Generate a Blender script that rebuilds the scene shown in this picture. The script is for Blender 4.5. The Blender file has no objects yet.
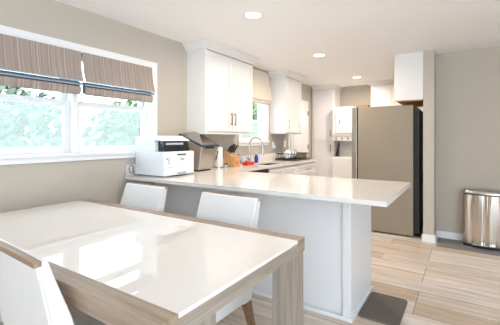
import bpy, bmesh, math, random
from mathutils import Vector, Matrix
random.seed(4)
S = bpy.context.scene
COL = S.collection
PI = math.pi

# ------------------------------------------------------------ camera, world, sun, exposure
cd = bpy.data.cameras.new('camera'); cam = bpy.data.objects.new('camera', cd); COL.objects.link(cam)
cam.location = (0, 0, 1.315); cam.rotation_euler = (PI/2, 0, math.radians(33.15))
cd.sensor_width = 36; cd.lens = 329.2/500*36; cd.shift_y = -23.83/500; cd.clip_start = .05
S.camera = cam

W = bpy.data.worlds.new('world'); S.world = W; W.use_nodes = True
wt = W.node_tree; wt.nodes.clear()
wo = wt.nodes.new('ShaderNodeOutputWorld'); wb = wt.nodes.new('ShaderNodeBackground')
tc = wt.nodes.new('ShaderNodeTexCoord'); sx = wt.nodes.new('ShaderNodeSeparateXYZ'); cr = wt.nodes.new('ShaderNodeValToRGB')
wt.links.new(tc.outputs['Generated'], sx.inputs[0])
mr = wt.nodes.new('ShaderNodeMapRange'); mr.inputs['From Min'].default_value = -1; mr.inputs['From Max'].default_value = 1
wt.links.new(sx.outputs['Z'], mr.inputs['Value']); wt.links.new(mr.outputs[0], cr.inputs[0])
cr.color_ramp.elements[0].position = .45; cr.color_ramp.elements[0].color = (.92, 1.06, 1.22, 1)
cr.color_ramp.elements[1].position = .52; cr.color_ramp.elements[1].color = (.74, .89, 1.06, 1)
wt.links.new(cr.outputs[0], wb.inputs['Color']); wb.inputs['Strength'].default_value = 5.6
wt.links.new(wb.outputs[0], wo.inputs[0])

sd = bpy.data.lights.new('sun', 'SUN'); sun = bpy.data.objects.new('sun', sd); COL.objects.link(sun)
sd.energy = 2; sd.angle = .02; sd.color = (1, .98, .95)
sun.rotation_euler = (math.radians(38), 0, math.radians(60))   # shines from behind the house onto the garden trees

S.view_settings.view_transform = 'Standard'; S.view_settings.look = 'None'
S.view_settings.exposure = -0.01; S.view_settings.gamma = 1; S.view_settings.use_curve_mapping = False

# ------------------------------------------------------------ materials
def lin(c):
    return tuple(((v/255)/12.92 if v/255 <= .04045 else ((v/255+.055)/1.055)**2.4) for v in c) + (1,)
def mat(name, rgb, rough=.5, metal=0, noise=0, nscale=8, bump=0, bscale=60, coat=0, spec=.5, trans=0, alpha=None, stretch=(1,1,1), emit=None, es=0, aniso=0):
    m = bpy.data.materials.new(name); m.use_nodes = True; t = m.node_tree; b = t.nodes['Principled BSDF']
    b.inputs['Base Color'].default_value = lin(rgb); b.inputs['Roughness'].default_value = rough
    b.inputs['Metallic'].default_value = metal; b.inputs['Specular IOR Level'].default_value = spec
    b.inputs['Coat Weight'].default_value = coat; b.inputs['Coat Roughness'].default_value = .03
    b.inputs['Transmission Weight'].default_value = trans
    if aniso: b.inputs['Anisotropic'].default_value = aniso
    if emit: b.inputs['Emission Color'].default_value = lin(emit); b.inputs['Emission Strength'].default_value = es
    co = t.nodes.new('ShaderNodeTexCoord'); mp = t.nodes.new('ShaderNodeMapping'); mp.inputs['Scale'].default_value = stretch
    t.links.new(co.outputs['Object'], mp.inputs[0])
    if noise:
        n = t.nodes.new('ShaderNodeTexNoise'); n.inputs['Scale'].default_value = nscale; n.inputs['Detail'].default_value = 5
        t.links.new(mp.outputs[0], n.inputs['Vector'])
        r = t.nodes.new('ShaderNodeValToRGB'); c = lin(rgb)
        r.color_ramp.elements[0].position = .3; r.color_ramp.elements[1].position = .7
        r.color_ramp.elements[0].color = tuple(v*(1-noise) for v in c[:3])+(1,)
        r.color_ramp.elements[1].color = tuple(min(1, v*(1+noise)) for v in c[:3])+(1,)
        t.links.new(n.outputs['Fac'], r.inputs[0]); t.links.new(r.outputs[0], b.inputs['Base Color'])
    if bump:
        n = t.nodes.new('ShaderNodeTexNoise'); n.inputs['Scale'].default_value = bscale; n.inputs['Detail'].default_value = 3
        t.links.new(mp.outputs[0], n.inputs['Vector'])
        bp = t.nodes.new('ShaderNodeBump'); bp.inputs['Strength'].default_value = bump; bp.inputs['Distance'].default_value = .01 if bump < 1 else .06
        t.links.new(n.outputs['Fac'], bp.inputs['Height']); t.links.new(bp.outputs[0], b.inputs['Normal'])
    return m

def floor_material():
    m = bpy.data.materials.new('floor_planks'); m.use_nodes = True; t = m.node_tree; b = t.nodes['Principled BSDF']
    N = t.nodes.new; L = t.links.new
    co = N('ShaderNodeTexCoord'); mp = N('ShaderNodeMapping'); mp.inputs['Location'].default_value = (.33, .06, 0); L(co.outputs['Object'], mp.inputs[0])
    br = N('ShaderNodeTexBrick'); L(mp.outputs[0], br.inputs['Vector'])
    br.inputs['Scale'].default_value = 1; br.inputs['Brick Width'].default_value = 1.22; br.inputs['Row Height'].default_value = .215
    br.inputs['Mortar Size'].default_value = .0028; br.inputs['Mortar Smooth'].default_value = .3; br.offset = .37; br.offset_frequency = 3
    br.inputs['Color1'].default_value = lin((240, 231, 221)); br.inputs['Color2'].default_value = lin((214, 191, 167)); br.inputs['Mortar'].default_value = lin((140, 112, 88))
    mp2 = N('ShaderNodeMapping'); mp2.inputs['Scale'].default_value = (1.3, 13, 1); L(co.outputs['Object'], mp2.inputs[0])
    no = N('ShaderNodeTexNoise'); no.inputs['Scale'].default_value = 1.6; no.inputs['Detail'].default_value = 6; no.inputs['Distortion'].default_value = .6; L(mp2.outputs[0], no.inputs['Vector'])
    rp = N('ShaderNodeValToRGB'); rp.color_ramp.elements[0].position = .32; rp.color_ramp.elements[0].color = (.70, .65, .60, 1)
    rp.color_ramp.elements[1].position = .66; rp.color_ramp.elements[1].color = (1.0, 1.0, 1.0, 1); L(no.outputs['Fac'], rp.inputs[0])
    mx = N('ShaderNodeMixRGB'); mx.blend_type = 'MULTIPLY'; mx.inputs[0].default_value = .8; L(br.outputs['Color'], mx.inputs[1]); L(rp.outputs[0], mx.inputs[2])
    L(mx.outputs[0], b.inputs['Base Color']); b.inputs['Roughness'].default_value = .38
    bp = N('ShaderNodeBump'); bp.inputs['Strength'].default_value = .15; bp.inputs['Distance'].default_value = .004; L(no.outputs['Fac'], bp.inputs['Height']); L(bp.outputs[0], b.inputs['Normal'])
    return m

def shade_material():
    m = bpy.data.materials.new('shade_stripe'); m.use_nodes = True; t = m.node_tree; b = t.nodes['Principled BSDF']
    N = t.nodes.new; L = t.links.new
    co = N('ShaderNodeTexCoord'); mp = N('ShaderNodeMapping'); mp.inputs['Scale'].default_value = (.2, 75, .5); L(co.outputs['Object'], mp.inputs[0])
    no = N('ShaderNodeTexNoise'); no.inputs['Scale'].default_value = 1.0; no.inputs['Detail'].default_value = 4; L(mp.outputs[0], no.inputs['Vector'])
    r = N('ShaderNodeValToRGB'); e = r.color_ramp.elements; e[0].position = .36; e[0].color = lin((148, 135, 126)); e[1].position = .68; e[1].color = lin((192, 180, 170))
    x = e.new(.52); x.color = lin((164, 149, 139))
    L(no.outputs['Fac'], r.inputs[0]); L(r.outputs[0], b.inputs['Base Color']); b.inputs['Roughness'].default_value = .9; b.inputs['Specular IOR Level'].default_value = .2
    return m

def wood(name, c1, c2, axis='x', rough=.45, sc=1.0):
    m = bpy.data.materials.new(name); m.use_nodes = True; t = m.node_tree; b = t.nodes['Principled BSDF']
    N = t.nodes.new; L = t.links.new
    co = N('ShaderNodeTexCoord'); mp = N('ShaderNodeMapping'); s = [40*sc]*3; s['xyz'.index(axis)] = 2.2*sc; mp.inputs['Scale'].default_value = s; L(co.outputs['Object'], mp.inputs[0])
    no = N('ShaderNodeTexNoise'); no.inputs['Scale'].default_value = 1; no.inputs['Detail'].default_value = 6; no.inputs['Distortion'].default_value = .8; L(mp.outputs[0], no.inputs['Vector'])
    r = N('ShaderNodeValToRGB'); e = r.color_ramp.elements; e[0].position = .33; e[0].color = lin(c1); e[1].position = .68; e[1].color = lin(c2)
    L(no.outputs['Fac'], r.inputs[0]); L(r.outputs[0], b.inputs['Base Color']); b.inputs['Roughness'].default_value = rough
    bp = N('ShaderNodeBump'); bp.inputs['Strength'].default_value = .12; bp.inputs['Distance'].default_value = .003; L(no.outputs['Fac'], bp.inputs['Height']); L(bp.outputs[0], b.inputs['Normal'])
    return m

M = {}
M['wall'] = mat('wall_greige', (192, 183, 169), .85, bump=.04, bscale=250)
M['ceiling'] = mat('ceiling_white', (250, 249, 248), .9, bump=.05, bscale=200)
M['floor'] = floor_material()
M['trim'] = mat('trim_white', (240, 240, 240), .4)
M['cabinet'] = mat('cabinet_white', (232, 230, 228), .38)
M['quartz'] = mat('quartz_white', (230, 225, 219), .12, noise=.04, nscale=90)
M['glass_top'] = mat('white_back_painted_glass', (238, 233, 228), .02, spec=.6)
M['glass_edge'] = mat('glass_edge', (222, 232, 238), .1)
M['oak_x'] = wood('washed_oak_long', (140, 119, 99), (176, 155, 134), 'x')
M['oak_y'] = wood('washed_oak_cross', (140, 127, 113), (170, 157, 142), 'y')
M['oak_z'] = wood('washed_oak_upright', (134, 122, 110), (166, 153, 140), 'z')
M['chair_wood'] = wood('chair_wood', (118, 88, 62), (156, 122, 90), 'z')
M['cap_wood'] = wood('cap_wood', (132, 104, 78), (172, 144, 114), 'x')
M['leather'] = mat('white_leather', (236, 233, 230), .42, bump=.05, bscale=300)
M['shade'] = shade_material()
M['lining'] = mat('shade_lining', (104, 116, 134), .9)
M['lining_light'] = mat('shade_piping', (176, 188, 202), .8)
M['steel_wavy'] = mat('wavy_steel', (206, 198, 188), .2, 1, bump=1, bscale=9, stretch=(1, 1, .04))
M['cream'] = mat('cream_linen', (232, 220, 204), .9, noise=.04, nscale=40, stretch=(1, 8, 1))
M['steel'] = mat('brushed_steel', (188, 180, 170), .24, 1, bump=.03, bscale=60, stretch=(1, 1, .03))
M['chrome'] = mat('chrome', (205, 205, 205), .12, 1)
M['fridge_side'] = mat('fridge_side_taupe', (148, 136, 119), .42, .2, noise=.05, nscale=3, bump=.06, bscale=500)
M['black'] = mat('black_plastic', (26, 26, 28), .4)
M['dark'] = mat('dark_grey', (58, 56, 54), .5)
M['darkglass'] = mat('dark_glass', (30, 34, 40), .08)
M['blueplastic'] = mat('slate_blue_plastic', (52, 68, 84), .3)
M['printer'] = mat('printer_white', (238, 238, 240), .4)
M['printer_grey'] = mat('printer_grey', (165, 170, 176), .5)
M['bronze'] = mat('pull_bronze', (150, 132, 108), .32, 1)
M['mat'] = mat('mat_taupe', (108, 99, 90), .85, noise=.18, nscale=120, bump=.4, bscale=150)
M['mat_grey'] = mat('mat_grey', (132, 130, 130), .8, noise=.1, nscale=60)
M['paper'] = mat('paper_white', (240, 240, 238), .9)
M['block'] = wood('block_wood', (190, 140, 92), (216, 168, 118), 'z')
M['red'] = mat('red_plastic', (206, 60, 40), .4)
M['orange'] = mat('orange_plastic', (222, 110, 60), .4)
M['blue'] = mat('blue_liquid', (44, 60, 168), .2)
M['purple'] = mat('purple_plastic', (110, 90, 190), .4)
M['wicker'] = mat('wicker_brown', (160, 128, 92), .8, noise=.3, nscale=90)
M['plate'] = mat('white_china', (226, 226, 226), .15)
M['appliance'] = mat('appliance_white', (240, 240, 240), .3)
M['bark'] = mat('bark', (176, 172, 160), .9, noise=.25, nscale=9)
M['leaf'] = mat('leaf_green', (104, 122, 80), .6, noise=.8, nscale=1.6)
M['leaf2'] = mat('leaf_blue_green', (104, 114, 94), .6, noise=.8, nscale=1.6)
M['grass'] = mat('lawn', (150, 176, 110), .9, noise=.25, nscale=2)
M['fence'] = mat('pale_fence', (200, 200, 196), .8)
M['lens'] = mat('lamp_lens', (255, 250, 240), .5, emit=(255, 240, 220), es=6)
def pane_glass():
    m = bpy.data.materials.new('window_glass'); m.use_nodes = True; t = m.node_tree; t.nodes.clear()
    o = t.nodes.new('ShaderNodeOutputMaterial'); a = t.nodes.new('ShaderNodeBsdfTransparent'); g = t.nodes.new('ShaderNodeBsdfGlossy'); x = t.nodes.new('ShaderNodeMixShader')
    g.inputs['Roughness'].default_value = .02; f = t.nodes.new('ShaderNodeFresnel'); f.inputs[0].default_value = 1.25
    a.inputs[0].default_value = (.95, .97, .97, 1)
    ge = t.nodes.new('ShaderNodeNewGeometry'); mm = t.nodes.new('ShaderNodeMath'); mm.operation = 'SUBTRACT'; mm.use_clamp = True
    t.links.new(f.outputs[0], mm.inputs[0]); t.links.new(ge.outputs['Backfacing'], mm.inputs[1])
    t.links.new(mm.outputs[0], x.inputs[0]); t.links.new(a.outputs[0], x.inputs[1]); t.links.new(g.outputs[0], x.inputs[2]); t.links.new(x.outputs[0], o.inputs[0]); return m
M['pane'] = pane_glass()
def screen_mat():
    m = bpy.data.materials.new('insect_screen'); m.use_nodes = True; t = m.node_tree; t.nodes.clear(); N = t.nodes.new; L = t.links.new
    o = N('ShaderNodeOutputMaterial'); a = N('ShaderNodeBsdfTransparent'); d = N('ShaderNodeBsdfTranslucent'); f = N('ShaderNodeBsdfDiffuse'); d.inputs[0].default_value = f.inputs[0].default_value = (.78, .78, .78, 1)
    y = N('ShaderNodeMixShader'); y.inputs[0].default_value = .75; L(f.outputs[0], y.inputs[1]); L(d.outputs[0], y.inputs[2])
    x = N('ShaderNodeMixShader'); x.inputs[0].default_value = .25; L(a.outputs[0], x.inputs[1]); L(y.outputs[0], x.inputs[2]); L(x.outputs[0], o.inputs[0]); return m
M['screen'] = screen_mat()
M['plate_blue'] = mat('blue_china', (96, 112, 134), .25)
M['steel_satin'] = mat('satin_steel', (200, 192, 182), .36, 1)
M['jar'] = mat('clear_jar', (225, 235, 238), .05, trans=.8)

# ------------------------------------------------------------ geometry helpers
class G:
    def __init__(s): s.b = bmesh.new()
    def box(s, x0, x1, y0, y1, z0, z1):
        v = [s.b.verts.new(p) for p in ((x0,y0,z0),(x1,y0,z0),(x1,y1,z0),(x0,y1,z0),(x0,y0,z1),(x1,y0,z1),(x1,y1,z1),(x0,y1,z1))]
        for f in ((0,3,2,1),(4,5,6,7),(0,1,5,4),(1,2,6,5),(2,3,7,6),(3,0,4,7)): s.b.faces.new([v[i] for i in f])
        return s
    def hexa(s, pts):
        v = [s.b.verts.new(p) for p in pts]
        for f in ((0,3,2,1),(4,5,6,7),(0,1,5,4),(1,2,6,5),(2,3,7,6),(3,0,4,7)): s.b.faces.new([v[i] for i in f])
        return s
    def loft(s, rings, closed=True, caps=True):
        R = [[s.b.verts.new(p) for p in r] for r in rings]; n = len(R[0])
        for a, c in zip(R, R[1:]):
            for i in range(n if closed else n-1):
                j = (i+1) % n; s.b.faces.new((a[i], a[j], c[j], c[i]))
        if caps and closed:
            s.b.faces.new(list(reversed(R[0]))); s.b.faces.new(R[-1])
        return s
    def prism(s, prof, axis, a, b):
        def p(u, v, w): return {'y': (u, w, v), 'x': (w, u, v), 'z': (u, v, w)}[axis]
        return s.loft([[p(u, v, a) for u, v in prof], [p(u, v, b) for u, v in prof]])
    def cyl(s, x, y, z0, z1, r, r2=None, n=24):
        r2 = r if r2 is None else r2
        return s.loft([[(x+q*math.cos(2*PI*i/n), y+q*math.sin(2*PI*i/n), z) for i in range(n)] for q, z in ((r, z0), (r2, z1))])
    def lathe(s, x, y, prof, n=24):
        return s.loft([[(x+r*math.cos(2*PI*i/n), y+r*math.sin(2*PI*i/n), z) for i in range(n)] for r, z in prof])
    def tube(s, pts, r, n=8):
        P = [Vector(p) for p in pts]; rings = []; up = Vector((0, 0, 1)); prev = None
        for i, p in enumerate(P):
            t = (P[min(i+1, len(P)-1)]-P[max(i-1, 0)]).normalized()
            a = prev if prev else (t.cross(up) if abs(t.z) < .95 else t.cross(Vector((0, 1, 0))))
            a = (a - t*a.dot(t)).normalized(); prev = a; b = t.cross(a)
            rings.append([tuple(p+r*(math.cos(2*PI*k/n)*a+math.sin(2*PI*k/n)*b)) for k in range(n)])
        return s.loft(rings)
    def build(s, name, m, parent=None, bevel=0, seg=2, smooth=False, loc=None):
        bmesh.ops.recalc_face_normals(s.b, faces=s.b.faces)
        me = bpy.data.meshes.new(name)
        s.b.to_mesh(me); s.b.free()
        me.materials.append(M[m] if isinstance(m, str) else m)
        o = bpy.data.objects.new(name, me); COL.objects.link(o)
        if parent:
            o.parent = parent
            if parent.type == 'EMPTY' or parent.parent:
                pass
            w = Vector((0, 0, 0)); q = parent; mw = Matrix.Identity(4)
            while q: mw = q.matrix_basis @ mw; q = q.parent
            me.transform(mw.inverted())
        if bevel:
            for f in me.polygons: f.use_smooth = True
            d = o.modifiers.new('bevel', 'BEVEL'); d.width = bevel; d.segments = seg; d.limit_method = 'ANGLE'; d.angle_limit = math.radians(35); d.harden_normals = True
        elif smooth:
            for f in me.polygons: f.use_smooth = True
            o.data.set_sharp_from_angle(angle=math.radians(40))
        return o
def box(name, m, x0, x1, y0, y1, z0, z1, parent=None, bevel=.003):
    return G().box(min(x0,x1), max(x0,x1), min(y0,y1), max(y0,y1), min(z0,z1), max(z0,z1)).build(name, m, parent, bevel)
def tag(o, label=None, cat=None, group=None, kind=None):
    if label: o['label'] = label
    if cat: o['category'] = cat
    if group: o['group'] = group
    if kind: o['kind'] = kind
    return o
def thing(name, label, cat, loc=(0, 0, 0), rz=0, group=None):
    o = bpy.data.objects.new(name, None); COL.objects.link(o); o.empty_display_size = .1
    o.location = loc; o.rotation_euler = (0, 0, rz)
    return tag(o, label, cat, group)
def struct(o): o['kind'] = 'structure'; return o
def kids(o): return [c for c in bpy.data.objects if c.parent == o]
def dup(o, loc, rz, label, group=None):
    def cp(a, par):
        c = a.copy(); COL.objects.link(c); c.parent = par
        for k in kids(a): cp(k, c)
        return c
    r = cp(o, None); r.location = loc; r.rotation_euler = (0, 0, rz); r['label'] = label
    if group: r['group'] = group
    return r

WX = -2.79; CZ = 2.44
# ------------------------------------------------------------ shell
struct(box('floor', 'floor', -2.95, 3.4, -3.2, 7.25, -.12, 0, bevel=0))
struct(box('ceiling', 'ceiling', -2.95, 3.4, -3.2, 7.25, CZ, CZ+.15, bevel=0))
# window wall with two openings
O1 = (.64, 2.335, 1.19, 2.055); O2 = (4.03, 4.74, 1.27, 2.2)
def wall_with_holes(name, y0, y1, holes):
    g = G(); xs = (WX-.15, WX); y = y0
    for (a, b, z0, z1) in holes:
        g.box(*xs, y, a, 0, CZ); g.box(*xs, a, b, 0, z0); g.box(*xs, a, b, z1, CZ); y = b
    g.box(*xs, y, y1, 0, CZ)
    return struct(g.build(name, 'wall'))
wall_with_holes('wall_left', -3.2, 7.25, [O1, O2])
struct(box('wall_back', 'wall', WX, -.45, 7.1, 7.25, 0, CZ, bevel=0))
struct(box('wall_stub', 'wall', -.45, -.325, 4.75, 7.1, 0, CZ, bevel=.002))
struct(box('wall_right', 'wall', -.325, 3.4, 5.03, 5.18, 0, CZ, bevel=0))
struct(box('wall_rear', 'wall', WX, .4, -3.2, -3.08, 0, CZ, bevel=0))
struct(box('wall_east', 'wall', 3.28, 3.4, .6, 5.03, 0, CZ, bevel=0))
# baseboards
def baseboard(name, pts):   # list of (x0,x1,y0,y1)
    g = G()
    for (x0, x1, y0, y1) in pts:
        g.box(x0, x1, y0, y1, 0, .095)
    return struct(g.build(name, 'trim', bevel=.004))
baseboard('baseboard_right', [(-.311, 3.27, 5.016, 5.03)])
baseboard('baseboard_stub', [(-.464, -.311, 4.736, 4.75), (-.325, -.311, 4.75, 5.016)])
baseboard('baseboard_left', [(WX, WX+.014, -3.05, 2.36)])

# ------------------------------------------------------------ windows
def window(name, y0, y1, z0, z1, units, rail, meet, casing=.085):
    o = bpy.data.objects.new(name, None); COL.objects.link(o); struct(o); o.location = (WX, (y0+y1)/2, z0)
    g = G()
    g.box(WX, WX+.02, y0-casing, y0, z0-.0, z1+casing*.85); g.box(WX, WX+.02, y1, y1+casing, z0-.0, z1+casing*.85)
    g.box(WX, WX+.02, y0, y1, z1, z1+casing*.85)
    g.build('window_casing', 'trim', o, .003)
    G().box(WX-.12, WX+.035, y0-casing-.01, y1+casing+.01, z0-.022, z0+.004).build('window_sill', 'trim', o, .004)
    G().box(WX, WX+.018, y0-casing, y1+casing, z0-.065, z0-.022).build('window_apron', 'trim', o, .004)
    g = G(); t = .012
    g.box(WX-.14, WX, y0, y0+t, z0, z1); g.box(WX-.14, WX, y1-t, y1, z0, z1); g.box(WX-.14, WX, y0+t, y1-t, z1-t, z1)
    g.build('window_jamb', 'trim', o, 0)
    n = len(units)
    for k, (a, b) in enumerate(units):
        if k: G().box(WX-.13, WX-.0, units[k-1][1], a, z0, z1).build('mullion', 'trim', o, .003)
        g = G(); x0, x1 = WX-.085, WX-.045
        g.box(x0, x1, a, a+rail, z0, meet+.02); g.box(x0, x1, b-rail, b, z0, meet+.02)
        g.box(x0, x1, a+rail, b-rail, z0, z0+rail*1.3); g.box(x0, x1, a+rail, b-rail, meet-.03, meet+.02)
        g.build('lower_sash', 'trim', o, .004)
        g = G(); x0, x1 = WX-.13, WX-.09
        g.box(x0, x1, a, a+rail, meet-.02, z1); g.box(x0, x1, b-rail, b, meet-.02, z1)
        g.box(x0, x1, a+rail, b-rail, meet-.02, meet+.02); g.box(x0, x1, a+rail, b-rail, z1-rail, z1)
        g.build('upper_sash', 'trim', o, .004)
        G().box(WX-.068, WX-.064, a+rail, b-rail, z0+rail*1.3, meet-.03).build('window_pane', 'pane', o)
        G().box(WX-.1380, WX-.1372, a+.01, b-.01, z0+.01, meet).build('insect_screen', 'screen', o)
        G().box(WX-.112, WX-.108, a+rail, b-rail, meet+.02, z1-rail).build('window_pane', 'pane', o)
    return o
window('window_1', *O1, [(O1[0]+.012, 1.515), (1.56, O1[1]-.012)], .045, 1.625)
window('window_2', *O2, [(O2[0]+.012, O2[1]-.012)], .04, 1.60)

# ------------------------------------------------------------ hall door on the window wall
def hall_door():
    o = bpy.data.objects.new('door_1', None); COL.objects.link(o); struct(o); o.location = (WX, 6.05, 0)
    y0, y1, zt = 5.64, 6.44, 2.03
    G().box(WX+.001, WX+.035, y0, y1, .01, zt).build('door_leaf', 'trim', o, .003)
    g = G()
    for a, b in ((y0+.1, 6.0), (6.08, y1-.1)):
        for c, d in ((.15, .75), (.9, 1.5)): g.box(WX+.035, WX+.042, a, b, c, d)
    g.build('door_panel', 'trim', o, .004)
    pts = [(6.04+.26*math.cos(a), 1.62+.26*math.sin(a)) for a in [PI*i/12 for i in range(13)]]
    G().prism(pts, 'x', WX+.035, WX+.041).build('fan_light', 'daylight_glow', o)
    g = G(); g.box(WX+.001, WX+.02, y0-.07, y0, 0, zt+.07); g.box(WX+.001, WX+.02, y1, y1+.07, 0, zt+.07); g.box(WX+.001, WX+.02, y0, y1, zt, zt+.07)
    g.build('door_casing', 'trim', o, .003)
    for z in (.35, 1.1, 1.8): G().cyl(WX+.042, y1-.008, z, z+.09, .009).build('hinge', 'bronze', o)
M['daylight_glow'] = mat('fan_light_glow', (235, 245, 250), .1, emit=(225, 238, 250), es=1.2)  # emission stands in for daylight coming through the door's half-round pane
hall_door()

# ------------------------------------------------------------ countertop (one continuous worktop) with backsplash
CT = .948
g = G(); z0 = CT-.03
g.box(-2.79, -.38, 2.03, 3.055, z0, CT)
g.box(-2.79, -2.19, 3.055, 3.93, z0, CT); g.box(-2.79, -2.64, 3.93, 4.66, z0, CT); g.box(-2.29, -2.19, 3.93, 4.66, z0, CT); g.box(-2.79, -2.19, 4.66, 5.53, z0, CT)
bmesh.ops.remove_doubles(g.b, verts=g.b.verts, dist=.0005)
top = g.build('worktop', 'quartz')
tag(top, 'white quartz worktop running from the peninsula along the window wall', 'countertop')
bs = tag(box('backsplash', 'quartz', WX, WX+.02, 2.03, 5.53, CT, 1.06, None, .002), 'low white quartz backsplash strip along the window wall', 'backsplash')
# sink
sk = thing('sink', 'undermounted stainless sink below the kitchen window', 'sink', (-2.465, 4.295, z0-.2))
g = G(); g.box(-2.64, -2.29, 3.93, 4.66, z0-.2, z0-.19); g.box(-2.65, -2.64, 3.93, 4.66, z0-.2, z0-.001); g.box(-2.29, -2.28, 3.93, 4.66, z0-.2, z0-.001)
g.box(-2.65, -2.28, 3.92, 3.93, z0-.2, z0-.001); g.box(-2.65, -2.28, 4.66, 4.67, z0-.2, z0-.001); g.build('sink_bowl', 'steel', sk)
G().cyl(-2.465, 4.295, z0-.19, z0-.186, .04).build('drain', 'dark', sk)

# ------------------------------------------------------------ peninsula base
pn = thing('peninsula_cabinet', 'white panelled peninsula base under the overhanging worktop', 'cabinet', (-1.5, 2.67, 0))
box('body', 'cabinet', WX+.02, -.70, 2.38, 2.98, 0, z0, pn, .002)
box('end_panel', 'cabinet', -.70, -.685, 2.372, 2.985, 0, z0, pn, .003)
G().box(-.745, -.69, 2.366, 2.38, 0, z0).build('corner_trim', 'cabinet', pn, .002)
g = G(); g.box(WX+.02, -.676, 2.355, 2.366, 0, .032); g.box(-.685, -.672, 2.355, 2.99, 0, .032); g.build('shoe_moulding', 'trim', pn, .004)

# ------------------------------------------------------------ cabinet helpers
def shaker(name, parent, face, u0, u1, z0, z1, at, out, m='cabinet'):
    """door or drawer front: face 'x' = plane facing +X at x=at, u along Y ; face '-y' = facing -Y at y=at, u along X"""
    s = min(.055, (z1-z0)*.28); d = .019
    g = G()
    def b(a, c, e, f, t0, t1):
        if face == 'x': g.box(at+t0, at+t1, a, c, e, f)
        else: g.box(a, c, at-t1, at-t0, e, f)
    b(u0, u1, z0, z1, 0, d*.55)
    b(u0, u0+s, z0, z1, d*.55, d); b(u1-s, u1, z0, z1, d*.55, d); b(u0+s, u1-s, z0, z0+s, d*.55, d); b(u0+s, u1-s, z1-s, z1, d*.55, d)
    return g.build(name, m, parent, .0015)
def pull(parent, face, u, z, at, vertical=True, L=.16, m='bronze', name='handle'):
    g = G(); o = .028
    def P(u_, z_, t): return (at+t, u_, z_) if face == 'x' else (u_, at-t, z_)
    if vertical:
        g.tube([P(u, z-L/2, o), P(u, z+L/2, o)], .006)
        for dz in (-.38, .38): g.tube([P(u, z+dz*L, 0), P(u, z+dz*L, o)], .005)
    else:
        g.tube([P(u-L/2, z, o), P(u+L/2, z, o)], .006)
        for du in (-.38, .38): g.tube([P(u+du*L, z, 0), P(u+du*L, z, o)], .005)
    return g.build(name, m, parent, smooth=True)
def crown(parent, x0, x1, y0, y1, sides, zb=2.345, zt=CZ, out=.075):
    """stepped crown moulding around a cabinet: sides subset of 'x-','x+','y-','y+'"""
    prof = [(0, zb), (.012, zb), (.014, zb+.018), (.03, zb+.035), (.055, zb+.062), (out, zb+.075), (out, zt)]
    g = G(); rings = []
    for d, z in prof:
        a = x0-(d if 'x-' in sides else 0); b = x1+(d if 'x+' in sides else 0); c = y0-(d if 'y-' in sides else 0); e = y1+(d if 'y+' in sides else 0)
        rings.append([(a, c, z), (b, c, z), (b, e, z), (a, e, z)])
    return g.loft(rings).build('crown_moulding', 'cabinet', parent)

# upper cabinets on the window wall
c = thing('wall_cabinet', 'white double-door wall cabinet between the dining window and the sink window', 'cabinet', (-2.64, 3.38, 1.385))
box('body', 'cabinet', WX, -2.50, 2.89, 3.88, 1.385, 2.36, c, .002)
crown(c, WX, -2.48, 2.89, 3.88, ('x+', 'y-', 'y+'))
shaker('door', c, 'x', 2.905, 3.382, 1.405, 2.335, -2.50, 0); shaker('door', c, 'x', 3.388, 3.865, 1.405, 2.335, -2.50, 0)
ds = [k for k in kids(c) if k.name.startswith('door')]
pull(ds[0], 'x', 3.345, 1.56, -2.481); pull(ds[1], 'x', 3.425, 1.56, -2.481)
G().box(WX, -2.49, 2.89, 3.88, 1.37, 1.385).build('light_rail', 'cabinet', c, .002)
c = thing('wall_cabinet', 'narrow white single-door wall cabinet right of the sink window', 'cabinet', (-2.64, 5.2, 1.40))
box('body', 'cabinet', WX, -2.50, 4.90, 5.52, 1.40, 2.36, c, .002)
crown(c, WX, -2.48, 4.90, 5.52, ('x+', 'y-', 'y+'))
d = shaker('door', c, 'x', 4.915, 5.505, 1.42, 2.335, -2.50, 0); pull(d, 'x', 4.955, 1.56, -2.481, m='chrome')

# base cabinets along the window wall
z1 = z0-.001
bc = thing('sink_base_cabinet', 'white base cabinet with two doors under the sink', 'cabinet', (-2.5, 4.3, 0))
G().box(WX+.025, -2.26, 3.84, 4.72, .0, .08).box(WX+.025, -2.22, 3.84, 3.858, .08, z1).box(WX+.025, -2.22, 4.702, 4.72, .08, z1).box(WX+.025, -2.22, 3.858, 4.702, .08, .1).box(-2.24, -2.22, 3.858, 4.702, .1, z1).build('body', 'cabinet', bc, .002)
for a, b in ((3.85, 4.277), (4.283, 4.71)):
    d = shaker('door', bc, 'x', a, b, .1, z1-.02, -2.22, 0)
bc = thing('drawer_cabinet', 'white drawer base cabinet at the far end of the worktop', 'cabinet', (-2.5, 5.1, 0))
box('body', 'cabinet', WX+.025, -2.22, 4.725, 5.50, .08, z1, bc, .002); box('toe_kick', 'cabinet', WX+.025, -2.27, 4.725, 5.5, 0, .08, bc, 0)
for a, b in ((.1, .40), (.41, .71), (.72, z1-.02)):
    d = shaker('drawer', bc, 'x', 4.76, 5.47, a, b, -2.22, 0); pull(d, 'x', 5.13, (a+b)/2, -2.201, False, .15)
bc = thing('corner_cabinet', 'white blind corner base cabinet behind the peninsula', 'cabinet', (-2.5, 3.1, 0))
box('body', 'cabinet', WX, -2.22, 2.985, 3.20, .0, z1, bc, .002)
dw = thing('dishwasher', 'dishwasher with dark control strip under the worktop beside the sink cabinet', 'dishwasher', (-2.5, 3.52, 0))
box('body', 'dark', WX+.05, -2.23, 3.21, 3.83, .02, z1-.005, dw, .002); box('door', 'steel', -2.23, -2.2, 3.215, 3.825, .1, .80, dw, .004)
box('control_strip', 'black', -2.23, -2.2, 3.215, 3.825, .805, z1-.008, dw, .003)
G().tube([(-2.2, 3.27, .77), (-2.165, 3.27, .77), (-2.165, 3.77, .77), (-2.2, 3.77, .77)], .009).build('handle', 'chrome', dw, smooth=True)

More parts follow.
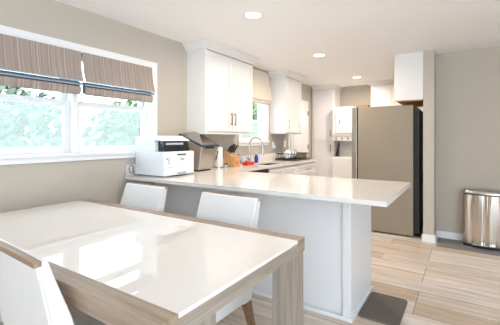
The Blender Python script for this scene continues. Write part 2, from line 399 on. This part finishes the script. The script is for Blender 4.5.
# ------------------------------------------------------------ pantry, laundry and far wall cabinet
p = thing('pantry_cabinet', 'tall white pantry cabinet in the far left corner', 'cabinet', (-2.5, 6.88, 0))
box('body', 'cabinet', -2.76, -2.28, 6.70, 7.1, 0, 2.36, p, .002)
crown(p, -2.76, -2.28, 6.70, 7.1, ('x+', 'y-'))
d = shaker('upper_door', p, '-y', -2.735, -2.305, 1.275, 2.335, 6.70, 0); pull(d, '-y', -2.35, 1.43, 6.681, m='dark', L=.13)
d = shaker('lower_door', p, '-y', -2.735, -2.305, .1, 1.26, 6.70, 0); pull(d, '-y', -2.35, 1.12, 6.681, m='dark', L=.15)
box('filler', 'cabinet', -2.775, -2.76, 6.70, 6.72, 0, 2.36, p, 0)

w = thing('stacked_laundry', 'white stacked washer and dryer between pantry and fridge', 'washer dryer', (-1.93, 6.8, 0))
box('washer', 'appliance', -2.265, -1.6, 6.5, 7.08, .02, .93, w, .012)
box('washer_lid', 'appliance', -2.25, -1.615, 6.51, 6.98, .93, .945, w, .006)
G().hexa([(-2.265,6.93,.93),(-1.6,6.93,.93),(-1.6,7.08,.93),(-2.265,7.08,.93),(-2.265,6.98,1.27),(-1.6,6.98,1.27),(-1.6,7.08,1.27),(-2.265,7.08,1.27)]).build('recess_panel', 'appliance', w, .004)
G().prism([(6.93,.945),(6.72,.945),(6.95,1.27)], 'x', -2.262, -2.252).build('support_bracket', 'dark', w)
box('control_panel', 'appliance', -2.265, -1.6, 6.56, 7.08, 1.27, 1.37, w, .008)
for k in range(5): G().prism([( -2.19+k*.12+.022*math.cos(a), 1.32+.022*math.sin(a)) for a in [2*PI*i/16 for i in range(16)]], 'y', 6.54, 6.561).build('knob', 'printer_grey', w, smooth=True)
box('dryer', 'appliance', -2.265, -1.6, 6.54, 7.08, 1.37, 1.955, w, .012)
dd = box('dryer_door', 'appliance', -2.20, -1.66, 6.522, 6.54, 1.42, 1.88, w, .01)
box('door_latch', 'printer_grey', -2.12, -2.09, 6.514, 6.522, 1.62, 1.70, dd, .002)

c = thing('wall_cabinet', 'white wall cabinet on the far wall seen above the fridge', 'cabinet', (-1.1, 6.9, 1.8))
box('body', 'cabinet', -1.56, -.46, 6.76, 7.1, 1.8, 2.36, c, .002)
crown(c, -1.56, -.46, 6.76, 7.1, ('x-', 'y-'))
for a, b in ((-1.545, -1.19), (-1.185, -.83), (-.825, -.475)): shaker('door', c, '-y', a, b, 1.815, 2.335, 6.76, 0)

# ------------------------------------------------------------ fridge
f = thing('refrigerator', 'large refrigerator turned side-on with taupe side panel', 'refrigerator', (-.95, 5.28, 0))
box('body', 'fridge_side', -1.295, -.575, 4.83, 5.72, .02, 1.765, f, .006)
box('gasket', 'black', -1.312, -1.295, 4.845, 5.705, .05, 1.76, f, 0)
for a, b in ((4.832, 5.272), (5.278, 5.718)):
    d = box('door', 'steel', -1.385, -1.312, a, b, .60, 1.775, f, .01)
    yy = 5.24 if a < 5 else 5.31
    G().tube([(-1.385, yy, .8), (-1.43, yy, .8), (-1.43, yy, 1.5), (-1.385, yy, 1.5)], .011).build('handle', 'steel', d, smooth=True)
d = box('freezer_drawer', 'steel', -1.385, -1.312, 4.832, 5.718, .06, .59, f, .01)
G().tube([(-1.385, 4.95, .52), (-1.43, 4.95, .52), (-1.43, 5.6, .52), (-1.385, 5.6, .52)], .011).build('handle', 'steel', d, smooth=True)
box('hinge_cover', 'wicker', -1.37, -1.15, 4.85, 4.92, 1.765, 1.795, f, .005); box('hinge_cover', 'wicker', -1.37, -1.15, 5.63, 5.70, 1.765, 1.795, f, .005)
G().box(-.575, -.505, 4.87, 5.68, .05, 1.70).build('gap_shade_fill', 'black', f, .004)  # black filler added to stand for the shade between fridge and stub wall
for x in (-1.2, -.65):
    for y in (4.9, 5.6): G().cyl(x, y, 0, .021, .02).build('foot', 'black', f)
c = thing('fridge_wall_cabinet', 'white cabinet hung above the fridge against the stub wall', 'cabinet', (-.62, 5.3, 1.83))
box('body', 'cabinet', -.78, -.451, 4.757, 5.75, 1.822, CZ-.001, c, .002)
box('underside', 'block', -.775, -.455, 4.765, 5.745, 1.812, 1.822, c, 0)
for a, b in ((4.765, 5.25), (5.255, 5.742)):
    G().box(-.798, -.78, a, b, 1.835, 2.42).build('door', 'cabinet', c, .002)

# ------------------------------------------------------------ ceiling downlights
def downlight(x, y, label, watts=24):
    t = thing('downlight', label, 'ceiling light', (x, y, CZ), 0, 'recessed ceiling lights over the kitchen run')
    n = 32; r0, r1 = .072, .095
    g = G(); g.loft([[(x+r*math.cos(2*PI*i/n), y+r*math.sin(2*PI*i/n), z) for i in range(n)] for r, z in ((r1, CZ), (r1-.004, CZ-.006), (r0, CZ-.008), (r0-.002, CZ-.001))], caps=False)
    g.build('trim_ring', 'trim', t, smooth=True)
    G().cyl(x, y, CZ-.005, CZ-.001, r0-.002, n=32).build('lens', 'lens', t)
    l = bpy.data.lights.new('downlight_lamp', 'AREA'); l.shape = 'DISK'; l.size = .13; l.energy = watts; l.color = (1, .87, .75); l.spread = PI*.95
    o = bpy.data.objects.new('downlight_lamp', l); COL.objects.link(o); o.parent = t; o.location = (0, 0, -.012)
downlight(-1.61, 2.52, 'recessed ceiling light nearest the camera, above the peninsula', 15)
downlight(-1.64, 4.21, 'recessed ceiling light midway along the kitchen, above the sink area')
downlight(-1.65, 6.10, 'recessed ceiling light farthest away, in front of the pantry')

# ------------------------------------------------------------ roman shades
def roman_shade(y0, y1, label):
    t = thing('roman_shade', label, 'window shade', (WX+.03, (y0+y1)/2, 2.05), 0, 'striped roman shades at the dining window')
    xb = WX+.022
    G().box(xb, xb+.035, y0+.006, y1-.006, 2.02, 2.052).build('head_rail', 'shade', t)
    def sheet(prof, name, m, yy0, yy1, th=.004):
        P = [(x, z) for x, z in prof]; Qd = [(x-th, z) for x, z in reversed(prof)]
        return G().prism(P+Qd, 'y', yy0, yy1).build(name, m, t, smooth=True)
    sheet([(xb+.037, 2.054), (xb+.042, 1.98), (xb+.058, 1.88), (xb+.085, 1.795)], 'panel', 'shade', y0, y1)
    G().tube([(xb+.084, y0, 1.797), (xb+.084, y1, 1.797)], .005, 8).build('piping', 'lining_light', t, smooth=True)
    G().box(xb+.028, xb+.031, y0+.004, y1-.004, 1.70, 1.80).build('backlight_block', 'lining', t)  # sheet added to keep sky backlight from leaking between the folds
    sheet([(xb+.034, 1.786), (xb+.068, 1.784), (xb+.076, 1.776), (xb+.074, 1.768), (xb+.034, 1.768)], 'fold', 'lining', y0, y1)
    G().tube([(xb+.073, y0, 1.768), (xb+.073, y1, 1.768)], .0045, 8).build('piping', 'lining_light', t, smooth=True)
    sheet([(xb+.034, 1.756), (xb+.060, 1.755), (xb+.064, 1.735), (xb+.060, 1.712), (xb+.05, 1.692), (xb+.03, 1.690)], 'hem_fold', 'shade', y0+.01, y1-.01)
    return t
roman_shade(.62, 1.555, 'taupe striped roman shade, left of the pair at the dining window')
roman_shade(1.57, 2.315, 'taupe striped roman shade, right of the pair, next to the window casing')
t = thing('roman_shade', 'cream linen roman shade above the sink window', 'window shade', (WX+.03, 4.4, 2.4))
G().prism([(WX+.022, 2.41), (WX+.03, 2.41), (WX+.05, 2.18), (WX+.042, 2.18)], 'y', 3.97, 4.80).build('upper_panel', 'cream', t, smooth=True)
G().prism([(WX+.045, 2.185), (WX+.053, 2.19), (WX+.095, 1.945), (WX+.08, 1.925), (WX+.04, 1.93), (WX+.04, 1.935), (WX+.078, 1.94)], 'y', 3.96, 4.82).build('lower_fold', 'cream', t, smooth=True)
G().prism([(WX+.03, 1.94), (WX+.06, 1.94), (WX+.065, 1.90), (WX+.03, 1.88)], 'y', 3.98, 4.80).build('hem', 'cream', t)

# ------------------------------------------------------------ wall plates
def plate(name, label, cat, x, y, z, kind):
    t = thing(name, label, cat, (x, y, z))
    box('cover_plate', 'trim', x, x+.006, y-.036, y+.036, z-.06, z+.06, t, .002)
    if kind == 'outlet':
        for dz in (-.028, .028): box('socket', 'trim', x+.006, x+.009, y-.018, y+.018, z+dz-.016, z+dz+.016, t, .002)
    else: box('rocker', 'trim', x+.006, x+.010, y-.017, y+.017, z-.033, z+.033, t, .002)
    return t
plate('wall_outlet', 'white wall outlet under the far wall cabinet, right of the sink window', 'outlet', WX, 5.0, 1.20, 'outlet')
plate('light_switch', 'white light switch on the wall beside the hall door casing', 'switch', WX, 5.44, 1.22, 'switch')
t = thing('night_light', 'small round white plug-in light on the outlet by the sink window', 'night light', (WX+.01, 5.0, 1.17))
G().prism([(5.0+.035*math.cos(a), 1.172+.035*math.sin(a)) for a in [2*PI*i/20 for i in range(20)]], 'x', WX+.010, WX+.04).build('housing', 'trim', t, .004)
g = G(); pts = [(WX+.024+.006*math.sin(a*2), 2.085+.024*math.cos(a), 1.012+.04*math.sin(a)) for a in [2*PI*i/16 for i in range(17)]]
g.tube(pts + [(WX+.03, 2.105, .97), (WX+.045, 2.115, .953)], .0035, 6)
tag(g.build('power_cord', 'blueplastic', smooth=True), 'dark looped power cord against the backsplash left of the printer', 'cord')

# ------------------------------------------------------------ printer
t = thing('printer', 'white multifunction laser printer on the left end of the worktop', 'printer', (-2.57, 2.4, CT))
x0, x1, y0, y1 = -2.765, -2.35, 2.13, 2.54
G().box(x0, x1, y0, y1, CT+.012, 1.19).build('body', 'printer', t, .010, 3)
for a, b in ((y0+.03, y0+.1), (y1-.1, y1-.03)): box('foot', 'printer_grey', x0+.03, x1-.02, a, b, CT, CT+.014, t, 0)
G().box(x0, x1-.12, y0+.002, y1-.002, 1.19, 1.265).box(x0, x1-.12, y0+.002, y1-.002, 1.262, 1.27).build('scanner_base', 'printer', t, .006)
g = G(); g.prism([(x0, 1.27), (x1-.13, 1.27), (x1-.125, 1.30), (x1-.03, 1.292), (x1-.04, 1.304), (x1-.14, 1.345), (x0, 1.335)], 'y', y0+.001, y1-.03)
g.build('scanner_lid', 'printer', t, .008)
g = G(); g.hexa([(x1-.118, y0+.035, 1.19), (x1-.02, y0+.035, 1.19), (x1-.02, y1-.045, 1.19), (x1-.118, y1-.045, 1.19),
                 (x1-.118, y0+.035, 1.292), (x1-.045, y0+.035, 1.288), (x1-.045, y1-.045, 1.288), (x1-.118, y1-.045, 1.292)])
cp = g.build('control_panel', 'darkglass', t, .004)
g = G(); g.hexa([(x1-.040, y0+.06, 1.255), (x1-.036, y0+.06, 1.255), (x1-.036, y1-.12, 1.255), (x1-.040, y1-.12, 1.255), (x1-.046, y0+.06, 1.275), (x1-.0405, y0+.06, 1.275), (x1-.0405, y1-.12, 1.275), (x1-.046, y1-.12, 1.275)])
g.build('touch_screen', 'printer_grey', cp)
G().box(x1-.001, x1+.001, y0+.03, y0+.37, 1.038, 1.041).build('tray_seam', 'printer_grey', t)
tr = box('paper_tray', 'printer', x1-.002, x1+.004, y0+.02, y1-.02, CT+.02, 1.036, t, .003)
box('tray_handle', 'printer_grey', x1+.004, x1+.007, y0+.17, y0+.29, CT+.022, CT+.04, tr, .001)
box('output_slot', 'dark', x1-.001, x1+.002, y0+.17, y0+.29, 1.152, 1.166, t, 0)
box('maker_mark', 'dark', x1-.001, x1+.0015, y0+.215, y0+.265, 1.108, 1.118, t, 0)
for k in range(3): box('button', 'printer_grey', x1-.001, x1+.002, y0+.055, y0+.072, 1.075+k*.022, 1.088+k*.022, t, 0)
box('power_button', 'dark', x1-.001, x1+.002, y0+.03, y0+.045, 1.118, 1.13, t, 0)

# ------------------------------------------------------------ slanted steel bin
t = thing('countertop_bin', 'stainless steel bin with slanted dark-rimmed lid beside the printer', 'bin', (-2.6, 2.86, CT))
A = [(-2.74, 2.76, CT+.012), (-2.49, 2.76, CT+.012), (-2.49, 2.97, CT+.012), (-2.74, 2.97, CT+.012)]
B = [(-2.77, 2.74, 1.355), (-2.425, 2.74, 1.222), (-2.425, 3.04, 1.222), (-2.77, 3.04, 1.355)]
G().hexa(A+B).build('body', 'steel_satin', t, .012, 3)
G().box(-2.745, -2.485, 2.755, 2.975, CT, CT+.013).build('base', 'black', t, .003)
def off(p, d, e): return (p[0]+d*(1 if p[0] > -2.6 else -1)*.5, p[1]+(d if p[1] > 2.9 else -d), p[2]+e)
G().hexa([off(p, .006, .0) for p in B]+[off(p, .008, .022) for p in B]).build('lid_rim', 'blueplastic', t, .004)
C4 = [off(p, -.012, .021) for p in B]; ap = [(-2.67, 2.87, 1.385), (-2.60, 2.87, 1.37), (-2.60, 2.91, 1.37), (-2.67, 2.91, 1.385)]
G().hexa(C4+[(a, b, c_+.012) for a, b, c_ in ap]).build('lid', 'steel', t, .004)
G().box(-2.428, -2.418, 2.80, 2.95, 1.203, 1.222).build('front_grip', 'black', t, .002)
G().hexa([(-2.455,3.012,1.06),(-2.443,3.012,1.06),(-2.443,3.018,1.06),(-2.455,3.018,1.06),(-2.44,3.035,1.17),(-2.428,3.035,1.17),(-2.428,3.04,1.17),(-2.44,3.04,1.17)]).build('side_latch', 'black', t)

# paper towel, canister
t = thing('paper_towel_roll', 'white paper towel roll standing between steel bin and knife block', 'paper towel', (-2.60, 3.26, CT))
G().cyl(-2.60, 3.26, CT, CT+.012, .062, n=32).build('stand', 'chrome', t, .003)
G().cyl(-2.60, 3.26, CT+.013, CT+.26, .05, n=32).build('roll', 'paper', t, .004)
G().cyl(-2.60, 3.26, CT+.26, CT+.29, .008).build('post', 'chrome', t)
t = thing('spice_jar', 'small glass jar with dark lid in front of the paper towel roll', 'jar', (-2.49, 3.26, CT))
G().cyl(-2.49, 3.26, CT, CT+.045, .022).build('jar_body', 'jar', t, .003); G().cyl(-2.49, 3.26, CT+.045, CT+.06, .023).build('lid', 'dark', t, .002)

# knife block with knives
t = thing('knife_block', 'light wooden knife block on the worktop near the sink', 'knife block', (-2.565, 3.49, CT))
G().prism([(-2.65, CT), (-2.48, CT), (-2.48, 1.085), (-2.52, 1.085), (-2.63, 1.15)], 'y', 3.42, 3.56).build('block_body', 'block', t, .004)
G().box(-2.482, -2.477, 3.47, 3.50, CT+.03, CT+.08).build('label_plate', 'orange', t)
d = Vector((.53, .10, .84)).normalized()
n = 0
for i, x in enumerate((-2.605, -2.575, -2.545)):
    for j, y in enumerate((3.445, 3.487, 3.53)):
        if n >= 6: break
        zb = 1.152 - (x+2.63)*.59; L = .105+.012*((i+j*2) % 3)
        k = thing('kitchen_knife', 'black-handled knife in the wooden block', 'knife', (x, y, zb), 0, 'knives in the knife block')
        P0 = Vector((x, y, zb)); n += 1
        G().tube([P0-d*.002, P0+d*.016], .005, 6).build('bolster', 'chrome', k)
        G().tube([P0+d*.016, P0+d*(L*.5), P0+d*L], .011, 8).build('knife_handle', 'black', k, smooth=True)

# sink-side clutter
t = thing('faucet', 'tall gooseneck pull-down faucet behind the sink', 'faucet', (-2.70, 4.12, CT))
G().lathe(-2.70, 4.12, [(.026, CT), (.026, CT+.01), (.018, CT+.02), (.016, CT+.12)]).build('base', 'chrome', t, smooth=True)
pts = [(-2.70, 4.12, CT+.1), (-2.70, 4.12, CT+.27)] + [(-2.585-.115*math.cos(a), 4.12, CT+.27+.115*math.sin(a)) for a in [PI*i/14 for i in range(1, 15)]] + [(-2.47, 4.12, CT+.2)]
G().tube(pts, .0115, 10).build('neck', 'chrome', t, smooth=True)
G().tube([(-2.47, 4.12, CT+.21), (-2.47, 4.12, CT+.12)], .015, 12).build('spray_head', 'chrome', t, smooth=True)
G().tube([(-2.70, 4.10, CT+.06), (-2.70, 4.06, CT+.065), (-2.69, 4.03, CT+.10)], .007, 8).build('lever', 'chrome', t, smooth=True)
t = thing('dish_soap_bottle', 'blue dish soap bottle right of the faucet', 'bottle', (-2.68, 4.28, CT))
G().lathe(-2.68, 4.28, [(.028, CT), (.03, CT+.02), (.03, CT+.09), (.012, CT+.12), (.012, CT+.13)]).build('bottle_body', 'blue', t, smooth=True)
G().lathe(-2.68, 4.28, [(.013, CT+.13), (.013, CT+.15), (.006, CT+.165)]).build('cap', 'plate', t, smooth=True)
def jar(y, x, h, r, label, lid, body='jar'):
    t = thing('glass_jar', label, 'jar', (x, y, CT))
    G().lathe(x, y, [(r*.9, CT), (r, CT+.01), (r, CT+h*.75), (r*.7, CT+h*.85)]).build('jar_body', body, t, smooth=True)
    G().lathe(x, y, [(r*.75, CT+h*.85), (r*.75, CT+h)]).build('lid', lid, t, smooth=True)
jar(3.80, -2.72, .13, .03, 'clear glass jar nearest the knife block below the kitchen window sill', 'chrome')
jar(3.90, -2.73, .15, .026, 'tall clear bottle with grey lid between jar and faucet', 'printer_grey')
jar(4.02, -2.735, .11, .024, 'short white pump bottle just left of the faucet', 'plate', 'plate')
t = thing('dish_brush', 'black dish brush with purple handle lying in front of the jars', 'brush', (-2.6, 3.72, CT))
G().tube([(-2.68, 3.62, CT+.03), (-2.66, 3.68, CT+.04), (-2.64, 3.72, CT+.055)], .009, 8).build('brush_handle', 'purple', t, smooth=True)
G().lathe(-2.635, 3.74, [(.02, CT), (.034, CT+.02), (.034, CT+.06), (.015, CT+.085)]).build('brush_head', 'black', t, smooth=True)
t = thing('sponge_tray', 'long red sponge tray at the sink edge in front of the faucet', 'tray', (-2.52, 3.83, CT))
G().hexa([(-2.56,3.74,CT),(-2.48,3.74,CT),(-2.48,3.90,CT),(-2.56,3.90,CT),(-2.565,3.735,CT+.045),(-2.475,3.735,CT+.045),(-2.475,3.905,CT+.045),(-2.565,3.905,CT+.045)]).build('tray_body', 'red', t, .004)
G().box(-2.545, -2.495, 3.76, 3.82, CT+.045, CT+.065).build('sponge', 'orange', t, .005)
t = thing('scrub_pad', 'small orange and red scrub pad left of the sponge tray', 'sponge', (-2.55, 3.64, CT))
G().box(-2.60, -2.53, 3.60, 3.67, CT, CT+.02).build('sponge_layer', 'plate', t, .004); G().box(-2.60, -2.53, 3.60, 3.67, CT+.02, CT+.032).build('scour_layer', 'orange', t, .003)

# dish rack with dishes
t = thing('dish_rack', 'black wire dish rack full of dishes at the far end of the worktop', 'dish rack', (-2.53, 5.15, CT))
rx0, rx1, ry0, ry1 = -2.70, -2.33, 4.95, 5.49
box('drip_tray', 'dark', rx0-.015, rx1+.015, ry0-.015, ry1+.015, CT, CT+.014, t, .004)
for z in (CT+.03, CT+.11): G().tube([(rx0,ry0,z),(rx1,ry0,z),(rx1,ry1,z),(rx0,ry1,z),(rx0,ry0,z)], .006, 6).build('rim_wire', 'black', t)
g = G()
for k in range(15):
    y = ry0+k*(ry1-ry0)/14; g.tube([(rx0,y,CT+.11),(rx0,y,CT+.03),(rx1,y,CT+.03),(rx1,y,CT+.11)], .003, 5)
for k in range(9):
    x = rx0+k*(rx1-rx0)/8; g.tube([(x,ry0,CT+.11),(x,ry0,CT+.03),(x,ry1,CT+.03),(x,ry1,CT+.11)], .003, 5)
g.build('wire_grid', 'black', t)
for x in (rx0, rx1):
    for y in (ry0, ry1): G().cyl(x, y, CT+.012, CT+.03, .006, n=8).build('foot', 'black', t)
pl = None
for k in range(7):
    y = 4.99+k*.036
    if not pl:
        g = G(); n = 24; c0 = Vector((0, 0, 0))
        g.loft([[(r*math.cos(2*PI*i/n), yy, r*math.sin(2*PI*i/n)) for i in range(n)] for r, yy in ((.045, 0), (.074, .010), (.076, .012), (.045, .006))])
        pl = g.build('dinner_plate', 'plate', smooth=True); pl.location = (-2.51, y, CT+.034+.076)
        pl.rotation_euler = (math.radians(-12), 0, 0); o = pl
    else:
        o = pl.copy(); COL.objects.link(o); o.location = (-2.51, y, CT+.034+.076)
    if k in (1, 4, 6):
        if 'blue_mesh' not in globals():
            blue_mesh = pl.data.copy(); blue_mesh.materials[0] = M['plate_blue']
        o.data = blue_mesh
    tag(o, ('blue-grey' if k in (1, 4, 6) else 'white') + ' plate standing on edge in the black dish rack', 'plate', ('blue-grey' if k in (1, 4, 6) else 'white') + ' plates in the dish rack')
t = thing('wicker_basket', 'brown woven utensil basket in the right part of the dish rack', 'basket', (-2.47, 5.3, CT+.034))
g = G(); B0 = [(-2.55,5.27,CT+.034),(-2.37,5.27,CT+.034),(-2.37,5.46,CT+.034),(-2.55,5.46,CT+.034)]
g.hexa(B0+[(-2.56,5.27,CT+.115),(-2.36,5.27,CT+.115),(-2.36,5.47,CT+.115),(-2.56,5.47,CT+.115)]); g.build('basket_body', 'wicker', t, .004)
g = G(); g.tube([(-2.56,5.27,CT+.118),(-2.36,5.27,CT+.118),(-2.36,5.47,CT+.118),(-2.56,5.47,CT+.118),(-2.56,5.27,CT+.118)], .006, 6); g.build('basket_rim', 'dark', t)
t = thing('saucepan', 'small black saucepan upside down on top of the plates', 'saucepan', (-2.64, 5.32, CT+.12))
G().lathe(-2.64, 5.25, [(.055, CT+.125), (.055, CT+.16), (.048, CT+.17)]).build('pan_body', 'black', t, smooth=True)
G().tube([(-2.62, 5.20, CT+.16), (-2.58, 5.10, CT+.165)], .008, 8).build('pan_handle', 'black', t, smooth=True)

# ------------------------------------------------------------ dining table
TZ = .80
t = thing('dining_table', 'washed oak dining table with glossy white glass top in the foreground', 'table', (-1.7, 1.11, 0))
tx0, tx1, ty0, ty1 = -2.70, -.706, .62, 1.60
G().box(tx0, tx1, .695, 1.525, TZ-.016, TZ).build('glass_top', 'glass_top', t, .0015, 1)
G().box(tx0, tx1+.004, ty0, .694, TZ-.07, TZ+.001).build('side_board', 'oak_x', t, .002)
G().box(tx0, tx1+.004, 1.526, ty1, TZ-.07, TZ+.001).build('side_board', 'oak_x', t, .002)
G().box(tx1-.05, tx1-.002, .694, 1.526, TZ-.075, TZ-.0165).build('end_rail', 'oak_y', t, .001)
G().box(tx0+.002, tx0+.05, .694, 1.526, TZ-.075, TZ-.0165).build('end_rail', 'oak_y', t, .001)
G().box(tx0+.05, tx1-.05, 1.05, 1.15, TZ-.05, TZ-.0165).build('support_beam', 'oak_x', t, .001)
for xa, xb_ in ((tx0+.004, tx0+.05), (tx1-.048, tx1-.0025)):
    G().box(xa, xb_, 1.345, ty1-.003, 0, TZ-.071).build('leg', 'oak_z', t, .002)
    G().box(xa, xb_, ty0+.003, .875, 0, TZ-.071).build('leg', 'oak_z', t, .002)

# ------------------------------------------------------------ dining chairs: local frame, seat faces -Y, origin below the back
def chair(label, loc, rz):
    t = thing('dining_chair', label, 'chair', loc, rz, 'white leather dining chairs around the table')
    mw = Matrix.Translation(loc) @ Matrix.Rotation(rz, 4, 'Z')
    def L(pts): return [tuple(mw @ Vector(p)) for p in pts]
    w = .235
    def slab(y0b, y1b, zb, y0t, y1t, zt, wx=w, wt=w): return L([(-wx,y0b,zb),(wx,y0b,zb),(wx,y1b,zb),(-wx,y1b,zb),(-wt,y0t,zt),(wt,y0t,zt),(wt,y1t,zt),(-wt,y1t,zt)])
    # seat
    G().hexa(slab(-.53, -.06, .33, -.54, -.05, .47)).build('seat', 'leather', t, .02, 3)
    # back: wedge that leans away from the table, built as rows so that it curves
    g = G(); rings = []
    for z, yf, yr in ((.33, -.085, .0), (.45, -.08, .005), (.6, -.06, .028), (.73, -.022, .048), (.85, .022, .072), (.937, .052, .090)):
        rings.append(L([(-w, yf, z), (w, yf, z), (w, yr, z), (-w, yr, z)]))
    bk = g.loft(rings).build('backrest', 'leather', t, .008, 3)
    n = 10
    rings = []
    for i in range(n+1):
        x = -w-.002+(2*w+.004)*i/n; q = 1-(2*i/n-1)**2; yc = -.018*q*0; z = .922+.010*q
        rings.append(L([(x, .070, .922), (x, .094, .922), (x, .095, .937+.004*q), (x, .070, .938+.004*q)]))
    G().loft(rings).build('top_cap', 'cap_wood', bk, .002)
    for s in (-1, 1):
        pts = L([(s*(w+.001), -.006+.0, .45), (s*(w+.001), .024, .6), (s*(w+.001), .044, .73), (s*(w+.001), .068, .85), (s*(w+.001), .084, .92)])
        G().tube(pts, .003, 6).build('piping', 'leather', bk)
        a = .02
        G().hexa(L([(s*.225-a*(s>0)*1.0-(.0 if s>0 else 0), .06, 0), (s*.225+a*(s<0), .06, 0), (s*.225+a*(s<0), .09, 0), (s*.225-a*(s>0), .09, 0),
                    (s*.232-.045*(s>0), -.06, .34), (s*.232+.045*(s<0), -.06, .34), (s*.232+.045*(s<0), -.005, .34), (s*.232-.045*(s>0), -.005, .34)])).build('leg', 'chair_wood', t, .002)
        G().hexa(L([(s*.225-a*(s>0), -.53, 0), (s*.225+a*(s<0), -.53, 0), (s*.225+a*(s<0), -.50, 0), (s*.225-a*(s>0), -.50, 0),
                    (s*.232-.045*(s>0), -.53, .34), (s*.232+.045*(s<0), -.53, .34), (s*.232+.045*(s<0), -.485, .34), (s*.232-.045*(s>0), -.485, .34)])).build('leg', 'chair_wood', t, .002)
    return t
c0 = chair('white leather dining chair on the far side of the table, nearer the printer and window', (-2.18, 1.71, 0), math.radians(-1))
dup(c0, (-1.325, 1.70, 0), math.radians(-1.5), 'white leather dining chair on the far side of the table, right of the other one')
dup(c0, (-1.322, .578, 0), math.radians(180-2.5), 'white leather dining chair in the near left foreground, its back to the viewer')

# ------------------------------------------------------------ floor things
def rounded(x0, x1, y0, y1, r, z0, z1, n=6):
    P = []
    for cx, cy, a0 in ((x1-r, y1-r, 0), (x0+r, y1-r, 90), (x0+r, y0+r, 180), (x1-r, y0+r, 270)):
        for i in range(n+1):
            a = math.radians(a0+90*i/n); P.append((cx+r*math.cos(a), cy+r*math.sin(a)))
    return P
o = G().prism(rounded(-.665, -.385, 2.47, 2.92, .03, 0, 0), 'z', 0, .014).build('floor_mat', 'mat', bevel=.004)
tag(o, 'small dark taupe mat on the floor at the end of the peninsula', 'mat')
o = G().prism(rounded(-.295, .75, 4.61, 5.01, .005, 0, 0), 'z', 0, .01).build('bin_mat', 'mat_grey', bevel=.002)
tag(o, 'flat grey mat on the floor under the steel trash can', 'mat')

t = thing('trash_can', 'stainless steel step trash can against the right wall', 'trash can', (.23, 4.9, .01))
cx, yb, hw = .235, 4.995, .255
def dring(s, z, dy=0):
    P = [(cx+hw*s, yb, z), (cx-hw*s, yb, z), (cx-hw*s, yb-.10*s, z)]
    P += [(cx-hw*s*math.cos(PI*i/14), yb-.13*s-.085*s*math.sin(PI*i/14)**.8, z) for i in range(15)]
    P += [(cx+hw*s, yb-.10*s, z)]
    return P
G().loft([dring(1.01, .01), dring(1.01, .04)]).build('base', 'black', t)
G().loft([dring(1, .04), dring(1, .635)]).build('body', 'steel_wavy', t, smooth=True)
G().loft([dring(1.008, .635), dring(1.008, .65)]).build('rim', 'black', t, smooth=True)
G().loft([dring(1.005, .65), dring(1.0, .672), dring(.96, .684)]).build('lid', 'steel', t, smooth=True)
G().box(cx-.16, cx+.06, yb-.265, yb-.19, .05, .062).build('pedal', 'chrome', t, .003)
G().box(cx-.12, cx+.02, yb-.245, yb-.19, .014, .05).build('pedal_guard', 'black', t, .002)

# ------------------------------------------------------------ garden outside the windows
struct(box('ground', 'grass', -40, -2.96, -15, 30, -.45, -.35, bevel=0))
def tree(name, label, x, y, h, r, m, seed, trunk=.12, low=-.1):
    rnd = random.Random(seed); t = thing(name, label, 'tree', (x, y, -.35), 0, 'trees in the garden')
    G().loft([[(x+q*math.cos(2*PI*i/10)+dx, y+q*math.sin(2*PI*i/10), z) for i in range(10)] for q, z, dx in ((trunk*1.3, -.35, 0), (trunk, .6, .02), (trunk*.8, h*.5, .08), (trunk*.3, h*.85, .02))]).build('trunk', 'bark', t, smooth=True)
    b = bmesh.new()
    N = 2300
    for k in range(N):
        while True:
            p = Vector((rnd.uniform(-1, 1), rnd.uniform(-1, 1), rnd.uniform(-1, 1)))
            if .25 < p.length < 1: break
        f = 1+.25*math.sin(p.x*7+seed)*math.cos(p.y*6)
        c_ = Vector((x+p.x*r*f, y+p.y*r*f, low+(h-low)*(.5+.5*p.z)))
        s_ = rnd.uniform(.07, .19); n_ = Vector((rnd.gauss(0, 1), rnd.gauss(0, 1), rnd.gauss(0, 1)+.6)).normalized()
        u = n_.orthogonal().normalized(); v = n_.cross(u)
        b.faces.new([b.verts.new(c_+q) for q in (u*s_, v*s_*.5, -u*s_, -v*s_*.5)])
    me = bpy.data.meshes.new('foliage'); b.to_mesh(me); b.free(); me.materials.append(M[m])
    o = bpy.data.objects.new('foliage', me); COL.objects.link(o); o.parent = t; me.transform(Matrix.Translation((-x, -y, .35)))
WHERE = ['left half of the dining window', 'middle of the dining window', 'right half of the dining window', 'right edge of the dining window', 'sink window, nearest the house', 'sink window, farther back']
for k, (x, y, h, r, m) in enumerate([(-9, .4, 2.5, 1.4, 'leaf'), (-9.6, 3.5, 2.7, 1.5, 'leaf2'), (-9.2, 7.0, 2.6, 1.4, 'leaf'), (-10.0, 10.4, 2.9, 1.8, 'leaf2'),
                                    (-9.0, 14.2, 3.2, 1.9, 'leaf'), (-12.5, 19.0, 4.2, 2.3, 'leaf2')]):
    tree('garden_tree', f'leafy {"light green" if m == "leaf" else "pale blue-green"} garden tree outside, seen through the {WHERE[k]}', x, y, h, r, m, k+1)
g = G()
for k in range(70): g.box(-15.1, -15.05, -6+k*.5, -5.53+k*.5, -.35, 1.45)
for k in range(18): g.box(-15.05, -14.95, -6+k*2, -5.9+k*2, -.35, 1.55)
tag(g.build('garden_fence', 'fence'), 'pale board fence far behind the garden trees', 'fence')
